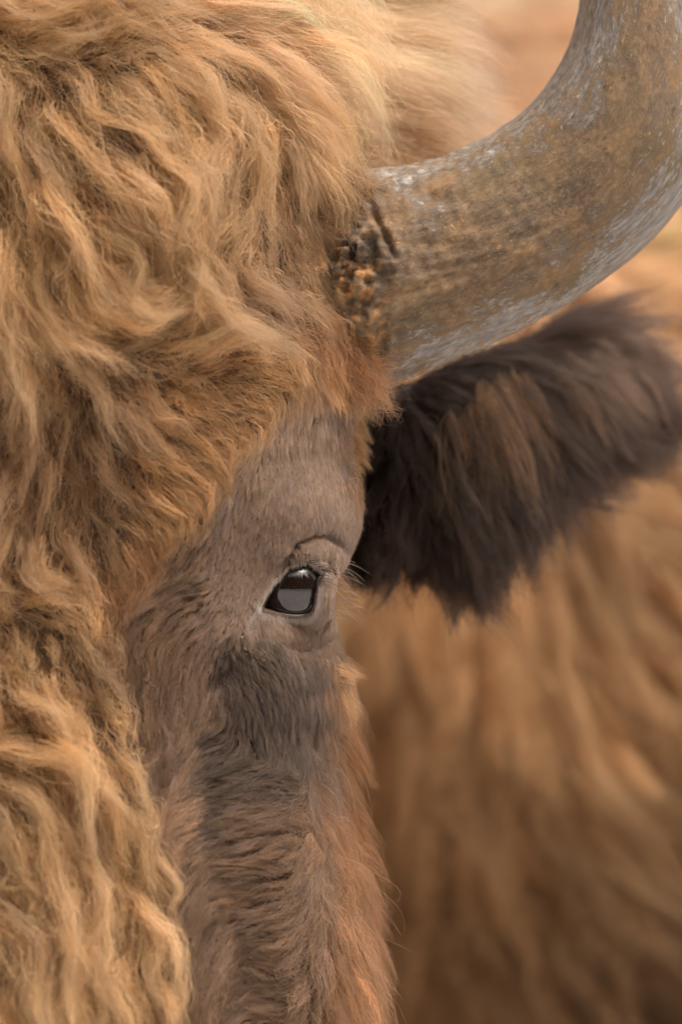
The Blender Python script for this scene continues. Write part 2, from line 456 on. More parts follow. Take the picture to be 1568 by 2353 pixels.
# --- control points of the coat on the head: px, py, direction (0 right, 90 down), length, lift, curl, colour
TAN = lin(212, 175, 128); GOLD = lin(223, 184, 138); PALE_LIT = lin(254, 219, 180); BRN = lin(174, 139, 102)
ORG = lin(201, 157, 108); GRY = lin(160, 135, 115); DRK = lin(108, 92, 80); MID = lin(140, 113, 91); RUS = lin(176, 130, 90)
FRG = lin(166, 120, 80)
CP = [
 (-250,-300,80,300,.35,1,TAN),(0,-300,60,300,.35,1,TAN),(300,-250,40,300,.35,.9,TAN),(600,-250,15,300,.35,.6,PALE_LIT),(800,-100,8,300,.3,.4,PALE_LIT),
 (-200,100,60,280,.4,1,TAN),(-50,80,5,260,.4,.9,TAN),(60,110,8,240,.4,.9,TAN),(180,110,20,240,.4,.9,TAN),(250,60,10,240,.35,.8,TAN),(450,60,8,260,.35,.7,GOLD),
 (600,20,4,300,.3,.5,PALE_LIT),(720,60,10,320,.3,.4,PALE_LIT),(720,150,16,320,.3,.4,PALE_LIT),(620,140,18,260,.35,.6,GOLD),(680,230,28,230,.3,.5,TAN),
 (60,260,100,260,.4,1,TAN),(-60,260,120,260,.4,1,TAN),(150,280,70,270,.4,1,TAN),(280,240,48,280,.4,1,TAN),(400,200,40,280,.4,1,TAN),(500,230,50,260,.4,1,TAN),
 (600,300,75,240,.4,1,TAN),(560,380,95,230,.4,1,TAN),(640,360,70,160,.35,.8,BRN),
 (0,450,95,290,.4,1,TAN),(120,450,82,290,.4,1,TAN),(260,420,68,300,.4,1,TAN),(380,380,60,290,.4,1,TAN),(480,440,72,250,.4,1,TAN),(560,500,110,210,.4,1,TAN),
 (0,650,95,260,.35,1,TAN),(120,640,85,260,.35,1,TAN),(260,600,75,260,.35,1,TAN),(400,560,80,240,.35,1,TAN),(500,620,70,190,.3,.9,BRN),
 (690,330,52,190,.6,.6,TAN),(740,400,50,150,.8,.6,BRN),(650,450,60,130,.35,.8,BRN),(650,560,55,130,.35,.8,BRN),(705,540,50,105,.55,.7,BRN),(700,640,40,110,.55,.8,BRN),
 (620,680,20,150,.35,.9,BRN),(710,740,35,130,.6,.9,RUS),(770,800,45,110,.8,.9,RUS),(620,780,8,160,.35,.8,TAN),(790,860,55,85,.8,.7,ORG),(815,900,55,65,.7,.5,ORG),
 (-100,850,90,240,.3,.9,TAN),(50,780,75,220,.3,1,TAN),(160,740,35,200,.35,1,TAN),(300,740,10,200,.3,1,TAN),(420,760,-5,200,.3,.8,TAN),(520,840,-8,160,.22,.4,ORG),(610,880,0,110,.2,.4,ORG),
 (300,880,60,170,.22,.5,BRN),(400,900,28,170,.2,.4,ORG),(480,920,18,140,.18,.4,ORG),(250,1000,62,160,.2,.5,BRN),(330,1010,48,160,.2,.4,ORG),(410,1040,32,120,.18,.3,ORG),
 (260,1130,60,140,.2,.5,BRN),(340,1150,42,120,.2,.4,ORG),(400,1150,35,70,.18,.3,ORG),(250,1240,55,130,.22,.5,BRN),(330,1260,45,90,.2,.4,RUS),(280,1330,70,90,.22,.5,RUS),
 (30,950,92,190,.25,.7,BRN),(130,950,98,190,.25,.7,BRN),(100,1100,95,190,.25,.7,BRN),(0,1150,95,190,.25,.7,TAN),(40,1260,92,180,.25,.7,BRN),(170,1200,82,170,.22,.6,BRN),
 (60,1370,10,160,.4,.9,TAN),(130,1385,-5,150,.42,.8,GOLD),(200,1420,35,140,.35,.9,TAN),(50,1480,60,170,.35,.9,TAN),(200,1500,65,160,.3,.9,BRN),(250,1450,95,110,.25,.6,BRN),
 (-50,1600,40,230,.38,1,TAN),(60,1600,30,220,.38,1,TAN),(170,1600,45,210,.35,1,TAN),(250,1620,62,150,.3,.9,TAN),(50,1720,50,260,.38,1,TAN),(160,1730,45,240,.35,1,TAN),(250,1740,60,170,.3,.9,TAN),
 (0,1850,70,300,.4,1,TAN),(100,1850,60,290,.4,1,TAN),(200,1860,62,250,.35,1,TAN),(320,1850,68,180,.3,.8,TAN),(50,2000,75,300,.4,1,TAN),(150,2000,78,290,.4,1,TAN),(250,2010,85,240,.35,1,TAN),
 (370,2000,72,180,.3,.7,TAN),(50,2200,85,300,.4,1,TAN),(180,2200,92,280,.4,1,TAN),(340,2150,80,210,.32,.8,TAN),(375,2280,78,180,.3,.7,TAN),(50,2450,85,300,.4,1,TAN),(300,2450,80,220,.3,.8,TAN),
 # short coat round the eye
 (770,940,105,34,.16,.2,GRY),(700,960,125,44,.16,.2,GRY),(600,930,12,120,.22,.4,ORG),(530,985,25,115,.2,.4,ORG),(470,1070,34,100,.2,.35,ORG),(650,975,150,55,.16,.2,GRY),(580,1050,140,46,.13,.15,GRY),(640,1060,112,26,.12,.1,GRY),(720,1050,108,24,.14,.1,GRY),(780,1080,100,24,.16,.1,GRY),
 (520,1150,125,36,.12,.12,GRY),(580,1180,112,20,.1,.08,GRY),(680,1160,108,20,.1,.08,GRY),(760,1170,100,20,.12,.08,GRY),(430,1280,140,44,.14,.15,MID),(520,1280,118,22,.1,.08,GRY),(600,1280,112,17,.09,.08,GRY),
 (700,1250,100,15,.09,.05,GRY),(770,1260,95,16,.12,.05,GRY),(450,1360,175,46,.14,.2,MID),(540,1370,140,22,.1,.1,GRY),(590,1360,120,15,.09,.05,GRY),(390,1370,170,70,.2,.3,MID),(330,1400,150,90,.22,.4,MID),
 (350,1450,135,110,.22,.4,MID),(440,1440,155,70,.16,.3,MID),(500,1440,135,36,.12,.15,GRY),(320,1530,105,130,.22,.4,MID),(390,1530,112,120,.2,.35,MID),(450,1510,122,80,.16,.25,MID),(330,1640,92,120,.22,.4,MID),(400,1640,105,110,.2,.4,MID),
 (500,1540,115,40,.1,.1,DRK),(460,1600,112,80,.16,.2,MID),(560,1540,70,30,.12,.1,DRK),(640,1450,60,16,.1,.06,GRY),(700,1450,45,16,.1,.06,MID),(760,1400,80,17,.1,.06,GRY),(760,1480,80,28,.14,.1,MID),(620,1520,65,34,.14,.1,DRK),
 (690,1540,68,42,.15,.12,DRK),(750,1550,74,42,.15,.12,DRK),(560,1620,80,42,.14,.1,DRK),(640,1630,74,48,.16,.12,DRK),(720,1620,75,50,.16,.12,DRK),(600,1690,80,50,.16,.15,DRK),
 # lower cheek
 (500,1700,170,60,.14,.2,DRK),(420,1730,130,90,.2,.35,MID),(385,1770,100,90,.2,.4,MID),(500,1800,178,70,.16,.2,DRK),(580,1780,183,80,.18,.2,DRK),(660,1800,190,80,.2,.25,DRK),(425,1840,165,80,.22,.3,lin(184,147,116)),(440,1910,165,80,.22,.3,lin(184,147,116)),
 (500,1900,182,76,.18,.25,DRK),(590,1900,188,90,.2,.3,MID),(680,1900,186,90,.22,.35,MID),(455,1985,150,90,.2,.35,MID),(530,1990,195,90,.2,.3,MID),(630,2000,195,100,.22,.35,MID),(720,2000,165,90,.22,.35,MID),
 (465,2080,130,90,.2,.4,MID),(530,2090,190,100,.22,.4,MID),(630,2110,195,110,.22,.4,MID),(720,2120,172,110,.24,.4,MID),(460,2180,110,110,.22,.4,MID),(500,2180,150,110,.22,.4,MID),(600,2210,200,110,.22,.4,MID),(690,2220,165,120,.24,.4,MID),
 (455,2280,105,120,.24,.4,MID),(510,2290,145,120,.22,.4,MID),(620,2310,200,110,.22,.4,MID),(700,2330,150,120,.24,.4,MID),(500,2500,60,130,.24,.4,MID),(700,2500,110,130,.24,.4,MID),
 # fringe along the cheek's far edge
 (830,960,70,50,.35,.4,FRG),(835,1040,78,46,.3,.3,FRG),(830,1110,84,40,.25,.2,FRG),(790,1530,20,60,.4,.2,FRG),(790,1590,58,110,.35,.3,FRG),(785,1680,68,150,.32,.3,FRG),(690,1720,100,90,.25,.4,DRK),(730,1770,92,120,.3,.4,MID),
 (790,1800,72,170,.3,.3,FRG),(775,1900,66,170,.3,.3,FRG),(800,2000,62,180,.3,.3,FRG),(790,2100,70,190,.3,.3,FRG),(780,2220,76,200,.3,.3,FRG),(770,2350,82,200,.3,.3,FRG),(720,2600,85,200,.3,.3,FRG),
]
CXY = np.array([(c[0], c[1]) for c in CP], float)
CDIR = np.array([(math.cos(math.radians(c[2])), math.sin(math.radians(c[2]))) for c in CP])
CL = np.array([c[3] for c in CP], float); CLF = np.array([c[4] for c in CP], float); CCU = np.array([c[5] for c in CP], float)
CCO = np.array([c[6] for c in CP], float)
WARP = [Noise(9, 201), Noise(9, 202), Noise(26, 203), Noise(26, 204)]
def coat(px, py, what):
    out = []
    px = np.asarray(px, float).ravel(); py = np.asarray(py, float).ravel()
    q = np.stack([px, py, 0 * px], -1) * 0.001
    px = px + 9 * WARP[0](q) + 8 * WARP[2](q); py = py + 9 * WARP[1](q) + 8 * WARP[3](q)
    res = {k: [] for k in what}
    for i in range(0, len(px), 60000):
        d2 = (px[i:i + 60000, None] - CXY[:, 0]) ** 2 + (py[i:i + 60000, None] - CXY[:, 1]) ** 2
        w_ = 1 / (d2 + 700) ** 2.2; w_ /= w_.sum(1, keepdims=True)
        for k in what:
            res[k].append(w_ @ {'dir': CDIR, 'len': CL[:, None], 'lift': CLF[:, None], 'curl': CCU[:, None], 'col': CCO}[k])
    return [np.vstack(res[k]) if k in ('dir', 'col') else np.vstack(res[k])[:, 0] for k in what]

# cells of the head's front, for planting roots
cellP = 0.25 * (HP[:-1, :-1] + HP[1:, :-1] + HP[:-1, 1:] + HP[1:, 1:])
cu = HP[:-1, 1:] - HP[:-1, :-1]; cv = HP[1:, :-1] - HP[:-1, :-1]
cellA = np.linalg.norm(np.cross(cu, cv), axis=-1)
cpx, cpy = UV(cellP)
cellSD = HSD[:-1, :-1]
cellN = HN[:-1, :-1]
HORN_BASE = [(770,480),(800,430),(900,400),(980,500),(980,760),(900,860),(820,840),(785,760),(760,640)]
plant_ok = (cpx > -330) & (cpy > -420) & (cpy < 2620) & (cellSD > 3.5) & (cellN[..., 1] < 0.75) & (poly_sdf(cpx, cpy, HORN_BASE) > 0)
flat = np.where(plant_ok.ravel())[0]
fpx, fpy = cpx.ravel()[flat], cpy.ravel()[flat]
flen, = coat(fpx, fpy, ['len'])
farea = cellA.ravel()[flat] / S ** 2

def plant(n, weight):
    p = farea * weight; p = p / p.sum()
    k = rng.choice(len(flat), n, p=p); c = flat[k]
    j, i = np.divmod(c, nhu - 1)
    a, b = rng.random((n, 1)), rng.random((n, 1))
    P = (HP[j, i] * (1 - a) * (1 - b) + HP[j, i + 1] * a * (1 - b) + HP[j + 1, i] * (1 - a) * b + HP[j + 1, i + 1] * a * b)
    return P, HN[j, i]

nzA = [Noise(9, s) for s in (1, 2, 3)]; nzB = [Noise(35, s) for s in (4, 5, 6)]
def vnoise(ns, p): return np.stack([f(p) for f in ns], -1)

def guides(P, Nn, k, seed, curl_amt=0.55, margin=0.0015, lenvar=(0.75, 1.2), lift_mul=1.0):
    r = np.random.default_rng(seed); n = len(P)
    px, py = UV(P)
    d2, L, lift, curl = coat(px, py, ['dir', 'len', 'lift', 'curl'])
    L = L * S * r.uniform(*lenvar, n); lift = lift * lift_mul
    ph = r.uniform(0, TAU, n); fq = r.uniform(0.7, 1.5, n) * np.sign(r.normal(size=n)); amp = r.uniform(0.5, 1.25, n)
    out = np.empty((n, k, 3)); p = P.copy(); out[:, 0] = p
    nn = Nn; dr = None
    for s in range(1, k):
        t = s / (k - 1)
        F = np.stack([d2[:, 0], 0 * px, -d2[:, 1]], -1)
        T = F - (F * nn).sum(-1, keepdims=True) * nn
        T = unit(T + 0.02 * F)
        side = np.cross(T, nn)
        lf = (lift * (1.25 - 1.1 * t))[:, None]
        wv = (curl * curl_amt * amp)[:, None]
        want = T * (1 - lf * 0.4) + nn * lf + wv * (side * np.sin(TAU * fq * t + ph)[:, None] * 1.0 + nn * np.cos(TAU * fq * t + ph)[:, None] * 0.35) \
            + (0.25 * curl + 0.08)[:, None] * vnoise(nzA, p) + (0.14 * curl + 0.05)[:, None] * vnoise(nzB, p) \
            + np.array([0, 0, -0.12])
        dr = unit(want) if dr is None else unit(dr * 0.35 + unit(want) * 0.65)
        p = p + dr * (L / (k - 1))[:, None]
        m = np.minimum(margin * s, margin)
        p, nn = implicit_push(p, m)
        out[:, s] = p
        px, py = UV(p); d2, = coat(px, py, ['dir'])
    return out

def recolour(px, py, n, idx, guide_seed, amount=0.16, warm=0.05):
    col, = coat(px, py, ['col'])
    r = np.random.default_rng(guide_seed)
    g = r.normal(size=(idx.max() + 1, 1))[idx] * amount
    h = r.normal(size=(idx.max() + 1, 1))[idx] * warm
    c = col * np.exp(g) * np.exp(h * np.array([0.3, 0, -1.0]))
    return c

M_wool = hair_material('wool_hair', 0.5, 0.6, 0.14)
M_short = hair_material('short_hair', 0.5, 0.6, 0.14)
M_long = hair_material('coat_hair', 0.5, 0.6, 0.14)

def wool():
    sel = np.clip((flen - 95) / 30, 0, 1)
    gP, gN = plant(3600, sel); G = guides(gP, gN, 18, 11, curl_amt=0.58, lenvar=(0.55, 1.3), lift_mul=rng.uniform(0.4, 1.7, 3600))
    sP, sN = plant(26000, sel); gi = nearest(sP, gP)
    SG = clump(sP, sN, G, gi, 18, np.where(rng.random(len(sP)) < 0.75, rng.uniform(0.7, 0.97, len(sP)), 0.35), 0.6, 0.6, 1.0, 0.07, 12, 2.2)
    hP, hN = plant(105000, sel); si = nearest(hP, sP)
    H = clump(hP, hN, SG, si, 16, 0.75, 0.7, 0.5, 1.05, 0.05, 13, 3.0)
    px, py = UV(hP)
    c = recolour(px, py, len(hP), gi[si], 14, 0.2)
    hair_object('forehead_wool', H, c, rng.uniform(0.00009, 0.00018, len(hP)), M_wool, label='curly tan wool over the forehead')
    # long separate locks lying over the rest
    big = np.clip((flen - 150) / 60, 0, 1) * (fpx < 700)
    bP, bN = plant(560, big); BG = guides(bP, bN, 20, 17, curl_amt=0.5, lenvar=(0.8, 1.45), lift_mul=rng.uniform(0.9, 1.8, 560), margin=0.008)
    m = 40000; bi = rng.integers(0, 560, m)
    rP = bP[bi] + rng.normal(size=(m, 3)) * 0.0030
    B = clump(rP, None, BG, bi, 18, rng.uniform(0.45, 0.97, m), 0.6, 0.4, 1.0, 0.05, 18, 2.4)
    px, py = UV(bP[bi]); c = recolour(px, py, m, bi, 19, 0.15)
    hair_object('forehead_locks', B, c * 1.06, rng.uniform(0.00008, 0.00015, m), M_wool, label='long separate wavy locks over the forehead wool')
    # loose single hairs
    lP, lN = plant(16000, sel); LG = guides(lP, lN, 14, 15, curl_amt=0.8, lenvar=(0.5, 1.25))
    px, py = UV(lP); c, = coat(px, py, ['col'])
    hair_object('stray_wool', LG, c * 1.05, np.full(len(lP), 0.00007), M_wool)
    # darker undercoat close to the skin
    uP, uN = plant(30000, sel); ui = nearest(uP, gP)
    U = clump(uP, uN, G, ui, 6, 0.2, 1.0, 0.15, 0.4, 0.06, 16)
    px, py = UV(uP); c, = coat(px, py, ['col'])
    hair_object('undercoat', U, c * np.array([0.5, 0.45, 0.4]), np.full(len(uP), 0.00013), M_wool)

def face():
    sel = np.clip((42 - flen) / 10, 0, 1) / np.maximum(flen, 12)
    gP, gN = plant(9000, sel); G = guides(gP, gN, 6, 21, curl_amt=0.3, margin=0.0, lenvar=(0.8, 1.15))
    # follow the true (displaced) skin: shift guides by their root's offset from the smooth section is inherent in the roots
    hP, hN = plant(230000, sel); gi = nearest(hP, gP)
    H = clump(hP, hN, G, gi, 5, 0.28, 1.0, 0.7, 1.1, 0.06, 22)
    px, py = UV(hP)
    c = recolour(px, py, len(hP), gi, 23, 0.13, 0.04)
    sd = poly_sdf(px, py, EYE_LOOP.tolist())
    ring = np.exp(-((sd - 8) / 8.0) ** 2)[:, None] * 0.75
    c = c * (1 - ring) + lin(190, 178, 168) * ring
    d, t = seg_dist(px, py, [(604,1392),(575,1430),(556,1466)])
    m = np.exp(-(d / 11) ** 2)[:, None] * 0.7
    c = c * (1 - m) + lin(190, 178, 166) * m
    hair_object('face_hair', H, c, rng.uniform(0.00007, 0.00011, len(hP)), M_short, label='short grey-brown hair round the eye')

def cheek():
    sel = np.clip((flen - 30) / 10, 0, 1) * np.clip((130 - flen) / 30, 0, 1) / np.maximum(flen, 30)
    gP, gN = plant(5200, sel); G = guides(gP, gN, 10, 31, curl_amt=0.45, lenvar=(0.75, 1.2))
    hP, hN = plant(105000, sel); gi = nearest(hP, gP)
    H = clump(hP, hN, G, gi, 9, 0.62, 0.9, 0.6, 1.05, 0.06, 32)
    px, py = UV(hP); c = recolour(px, py, len(hP), gi, 33, 0.24, 0.07)
    hair_object('cheek_hair', H, c, rng.uniform(0.00008, 0.00012, len(hP)), M_short, label='brown wavy hair on the cheek')

def fringe():
    edge = np.clip((fpx - 690) / 40, 0, 1) * (flen > 38) * (fpy > 860)
    gP, gN = plant(700, edge); G = guides(gP, gN, 12, 41, curl_amt=0.5, lenvar=(0.7, 1.25), lift_mul=1.9)
    hP, hN = plant(9000, edge); gi = nearest(hP, gP)
    H = clump(hP, hN, G, gi, 12, 0.75, 0.7, 0.5, 1.1, 0.07, 42)
    px, py = UV(hP); c = recolour(px, py, len(hP), gi, 43, 0.34, 0.08)
    hair_object('cheek_fringe', H, c, rng.uniform(0.00009, 0.00015, len(hP)), M_short, label='long tan hair fringing the jaw edge')
    # single whiskers standing off the edge
    wP, wN = plant(45, edge)
    WG = guides(wP, wN, 10, 44, curl_amt=0.7, lenvar=(1.0, 2.0), lift_mul=2.6)
    hair_object('whiskers', WG, np.tile(lin(190, 158, 128), (len(wP), 1)), np.full(len(wP), 0.00009), M_short)

def tufts():
    """separate shaggy tufts on the far edge of the cheek"""
    r = np.random.default_rng(46); HH, CC = [], []
    for (tx, ty, dirn, ln, cnt, sx, sy, grav, col) in (
            (815, 905, 12, 75, 380, 10, 18, .5, ORG), (808, 965, 16, 72, 420, 8, 28, .6, ORG), (808, 1035, 20, 66, 400, 8, 32, .6, ORG), (812, 1105, 25, 42, 160, 8, 22, .4, ORG),
            (775, 1535, 5, 75, 220, 10, 12, .1, ORG), (778, 1590, 22, 100, 260, 10, 26, .6, ORG), (770, 1660, 36, 160, 420, 12, 40, .5, FRG),
            (715, 1715, 86, 120, 260, 22, 18, .3, MID), (750, 1740, 80, 190, 420, 20, 34, .4, FRG), (735, 1800, 96, 120, 200, 26, 14, .3, MID),
            (770, 1830, 36, 180, 420, 16, 50, .4, FRG), (785, 1950, 32, 190, 520, 16, 55, .4, FRG), (795, 2080, 34, 200, 520, 16, 55, .4, FRG), (795, 2210, 38, 210, 520, 16, 55, .4, FRG), (790, 2330, 42, 210, 400, 16, 40, .4, FRG)):
        q = np.stack([r.normal(tx, sx, cnt), r.normal(ty, sy, cnt)], -1)
        yb = base_surf(q[:, 0], q[:, 1])
        P = W(q[:, 0], q[:, 1], yb - 0.002)
        a0 = math.radians(dirn)
        nn = np.tile(unit(np.array([0.8, -0.6, 0.0])), (cnt, 1))
        F = lambda p: np.tile([math.cos(a0), 0.0, -math.sin(a0)], (len(p), 1))
        g = free_guides(P, nn, F, r.uniform(.4, 1.15, cnt) * ln * S, 0.25, 0.3, 12, 300 + int(tx + ty), grav)
        k = max(3, cnt // 45); lead = g[r.integers(0, cnt, k)]; j = nearest(P, lead[:, 0]); t = np.linspace(0, 1, 12)[None, :, None]
        g = g + (lead[j] - g) * 0.5 * t
        HH.append(g); CC.append(np.tile(col, (cnt, 1)) * np.exp(r.normal(size=(cnt, 1)) * 0.2))
    H = np.vstack(HH)
    hair_object('cheek_tufts', H, np.vstack(CC), np.full(len(H), 0.00009), M_short, label='shaggy orange-brown tufts along the cheek edge')

def horn_base_fur():
    """frizzy wool that overlaps the root of the horn"""
    r = np.random.default_rng(47)
    line = np.array([(815, 385), (815, 425), (780, 470), (732, 500), (728, 560), (742, 640), (775, 720), (805, 780), (825, 830), (838, 880)], float)
    n = 700; t = r.random(n) * (len(line) - 1); i = t.astype(int); f = (t - i)[:, None]
    q = line[i] * (1 - f) + line[np.minimum(i + 1, len(line) - 1)] * f + r.normal(size=(n, 2)) * [16, 12] - [12, 0]
    P = W(q[:, 0], q[:, 1], 0.004 + 0.012 * r.random(n) + np.clip((q[:, 0] - 780) / 90, 0, 1) * 0.008)
    ang = np.radians(np.interp(q[:, 1], [360, 450, 560, 700, 800, 900], [60, 75, 55, 40, 45, 60]) + r.normal(size=n) * 30)
    F0 = np.stack([np.cos(ang), -0.25 + 0 * ang, -np.sin(ang)], -1)
    nn = np.tile(unit(np.array([0.25, -1.0, 0.2])), (n, 1))
    L = r.uniform(45, 125, n) * S
    G = free_guides(P, nn, lambda p: F0, L, 0.18, 0.75, 12, 48, 0.3)
    m = 15000; i0 = r.integers(0, n, m); hP = P[i0] + r.normal(size=(m, 3)) * 0.0022
    H = clump(hP, None, G, i0, 12, 0.6, 0.8, 0.4, 1.15, 0.10, 49, 2.5)
    low = np.clip((q[:, 1] - 640) / 150, 0, 1)[:, None]
    gc = (BRN * (1 - low) + RUS * low) * np.exp(r.normal(size=(n, 1)) * 0.2)
    hair_object('horn_root_wool', H, gc[i0], r.uniform(0.00007, 0.00011, m), M_wool, label='frizzy brown wool round the root of the horn')

# ------------------------------------------------------------------ horn
def horn_material():
    m, t, out = new_mat('weathered_horn')
    b = N_(t, 'ShaderNodeBsdfPrincipled')
    at = N_(t, 'ShaderNodeAttribute', attribute_name='around')   # x along 0..1, y round -1..1 (0 faces forward), z crust
    sp = N_(t, 'ShaderNodeSeparateXYZ'); t.links.new(at.outputs['Vector'], sp.inputs[0])
    tc = N_(t, 'ShaderNodeAttribute', attribute_name='grain')    # stretched along the horn
    def noise(scale, detail=8.0, rough=0.6, stretch=(1, 1, 1)):
        stretch = (stretch[0] * 1.3, 1, 1)
        mp = N_(t, 'ShaderNodeMapping'); mp.inputs['Scale'].default_value = stretch
        t.links.new(tc.outputs['Vector'], mp.inputs['Vector'])
        n = N_(t, 'ShaderNodeTexNoise', Scale=scale, Detail=detail, Roughness=rough)
        t.links.new(mp.outputs['Vector'], n.inputs['Vector']); return n.outputs['Fac']
    def mix(fac, a, c, mode='MIX'):
        x = N_(t, 'ShaderNodeMix', data_type='RGBA', blend_type=mode)
        if isinstance(fac, float): x.inputs[0].default_value = fac
        else: t.links.new(fac, x.inputs[0])
        for s, k in ((a, 6), (c, 7)):
            if hasattr(s, 'links'): t.links.new(s, x.inputs[k])
            else: x.inputs[k].default_value = (*s, 1)
        return x.outputs[2]
    def math_(op, a, c=None, clamp=False):
        x = N_(t, 'ShaderNodeMath', operation=op, use_clamp=clamp)
        for s, k in ((a, 0), (c, 1)):
            if s is None: continue
            if hasattr(s, 'links'): t.links.new(s, x.inputs[k])
            else: x.inputs[k].default_value = s
        return x.outputs[0]
    fib = noise(420, 6, 0.6, (0.22, 1, 1)); mid = noise(70, 6, 0.6, (0.5, 1, 1)); fine = noise(520, 7, 0.65, (0.5, 1, 1)); big = noise(22, 4, 0.55, (0.6, 1, 1))
    speck = noise(480, 3, 0.5, (0.55, 1, 1))
    keratin_sheen = ramp(t, fib, [(0.3, lin(92, 87, 82)), (0.5, lin(126, 119, 111)), (0.7, lin(164, 156, 145))]).outputs['Color']
    dirt = ramp(t, fine, [(0.34, lin(64, 52, 42)), (0.5, lin(108, 88, 66)), (0.66, lin(148, 120, 86))]).outputs['Color']
    dirt2 = ramp(t, mid, [(0.34, lin(70, 60, 51)), (0.5, lin(108, 88, 66)), (0.66, lin(152, 118, 78))]).outputs['Color']
    d = mix(0.62, dirt, dirt2)
    olive = ramp(t, big, [(0.5, (0, 0, 0)), (0.68, (1, 1, 1))]).outputs['Color']
    d = mix(olive, d, lin(98, 84, 54), 'MIX')
    d = mix(0.22, d, dirt, 'MIX')
    flecks = ramp(t, speck, [(0.62, (0, 0, 0)), (0.70, (1, 1, 1))]).outputs['Color']
    fm = ramp(t, noise(45, 4, 0.6), [(0.5, (0, 0, 0)), (0.66, (1, 1, 1))]).outputs['Color']
    d = mix(math_('MULTIPLY', math_('MULTIPLY', flecks, fm), 0.85), d, lin(190, 146, 98))
    gp = ramp(t, noise(38, 6, 0.65), [(0.55, (0, 0, 0)), (0.66, (1, 1, 1))]).outputs['Color']
    d = mix(math_('MULTIPLY', gp, 0.35), d, lin(108, 101, 94))
    dk = ramp(t, noise(160, 5, 0.6, (0.5, 1, 1)), [(0.3, (1, 1, 1)), (0.4, (0, 0, 0))]).outputs['Color']
    d = mix(math_('MULTIPLY', dk, 0.7), d, lin(56, 46, 38))
    # dirt on the side facing forward; sky sheen painted pale along both edges
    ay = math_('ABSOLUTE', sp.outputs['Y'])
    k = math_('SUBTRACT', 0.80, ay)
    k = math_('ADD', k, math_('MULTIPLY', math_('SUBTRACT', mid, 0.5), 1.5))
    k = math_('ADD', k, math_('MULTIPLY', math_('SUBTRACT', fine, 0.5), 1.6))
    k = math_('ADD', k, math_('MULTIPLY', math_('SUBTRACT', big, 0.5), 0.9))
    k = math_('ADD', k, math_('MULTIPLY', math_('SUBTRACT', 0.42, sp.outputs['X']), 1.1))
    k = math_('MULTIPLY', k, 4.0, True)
    col = mix(k, keratin_sheen, d)
    # crust at the root
    cr = ramp(t, noise(130, 8, 0.7), [(0.38, lin(40, 35, 31)), (0.47, lin(96, 76, 54)), (0.55, lin(130, 102, 70)), (0.6, lin(184, 124, 62)), (0.68, lin(160, 138, 108))]).outputs['Color']
    crm = math_('MULTIPLY', sp.outputs['Z'], 1.0, True)
    col = mix(crm, col, cr)
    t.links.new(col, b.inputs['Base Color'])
    rr = N_(t, 'ShaderNodeMapRange'); rr.inputs['To Min'].default_value = 0.3; rr.inputs['To Max'].default_value = 0.78
    t.links.new(k, rr.inputs['Value']); t.links.new(rr.outputs['Result'], b.inputs['Roughness'])
    b.inputs['Specular IOR Level'].default_value = 0.5
    hgt = math_('ADD', math_('MULTIPLY', fine, 0.6), math_('ADD', math_('MULTIPLY', fib, 0.25), math_('MULTIPLY', flecks, 0.35)))
    bp = N_(t, 'ShaderNodeBump', Strength=0.55, Distance=0.0012)
    t.links.new(hgt, bp.inputs['Height']); t.links.new(bp.outputs['Normal'], b.inputs['Normal'])
    t.links.new(b.outputs[0], out.inputs['Surface'])
    return m

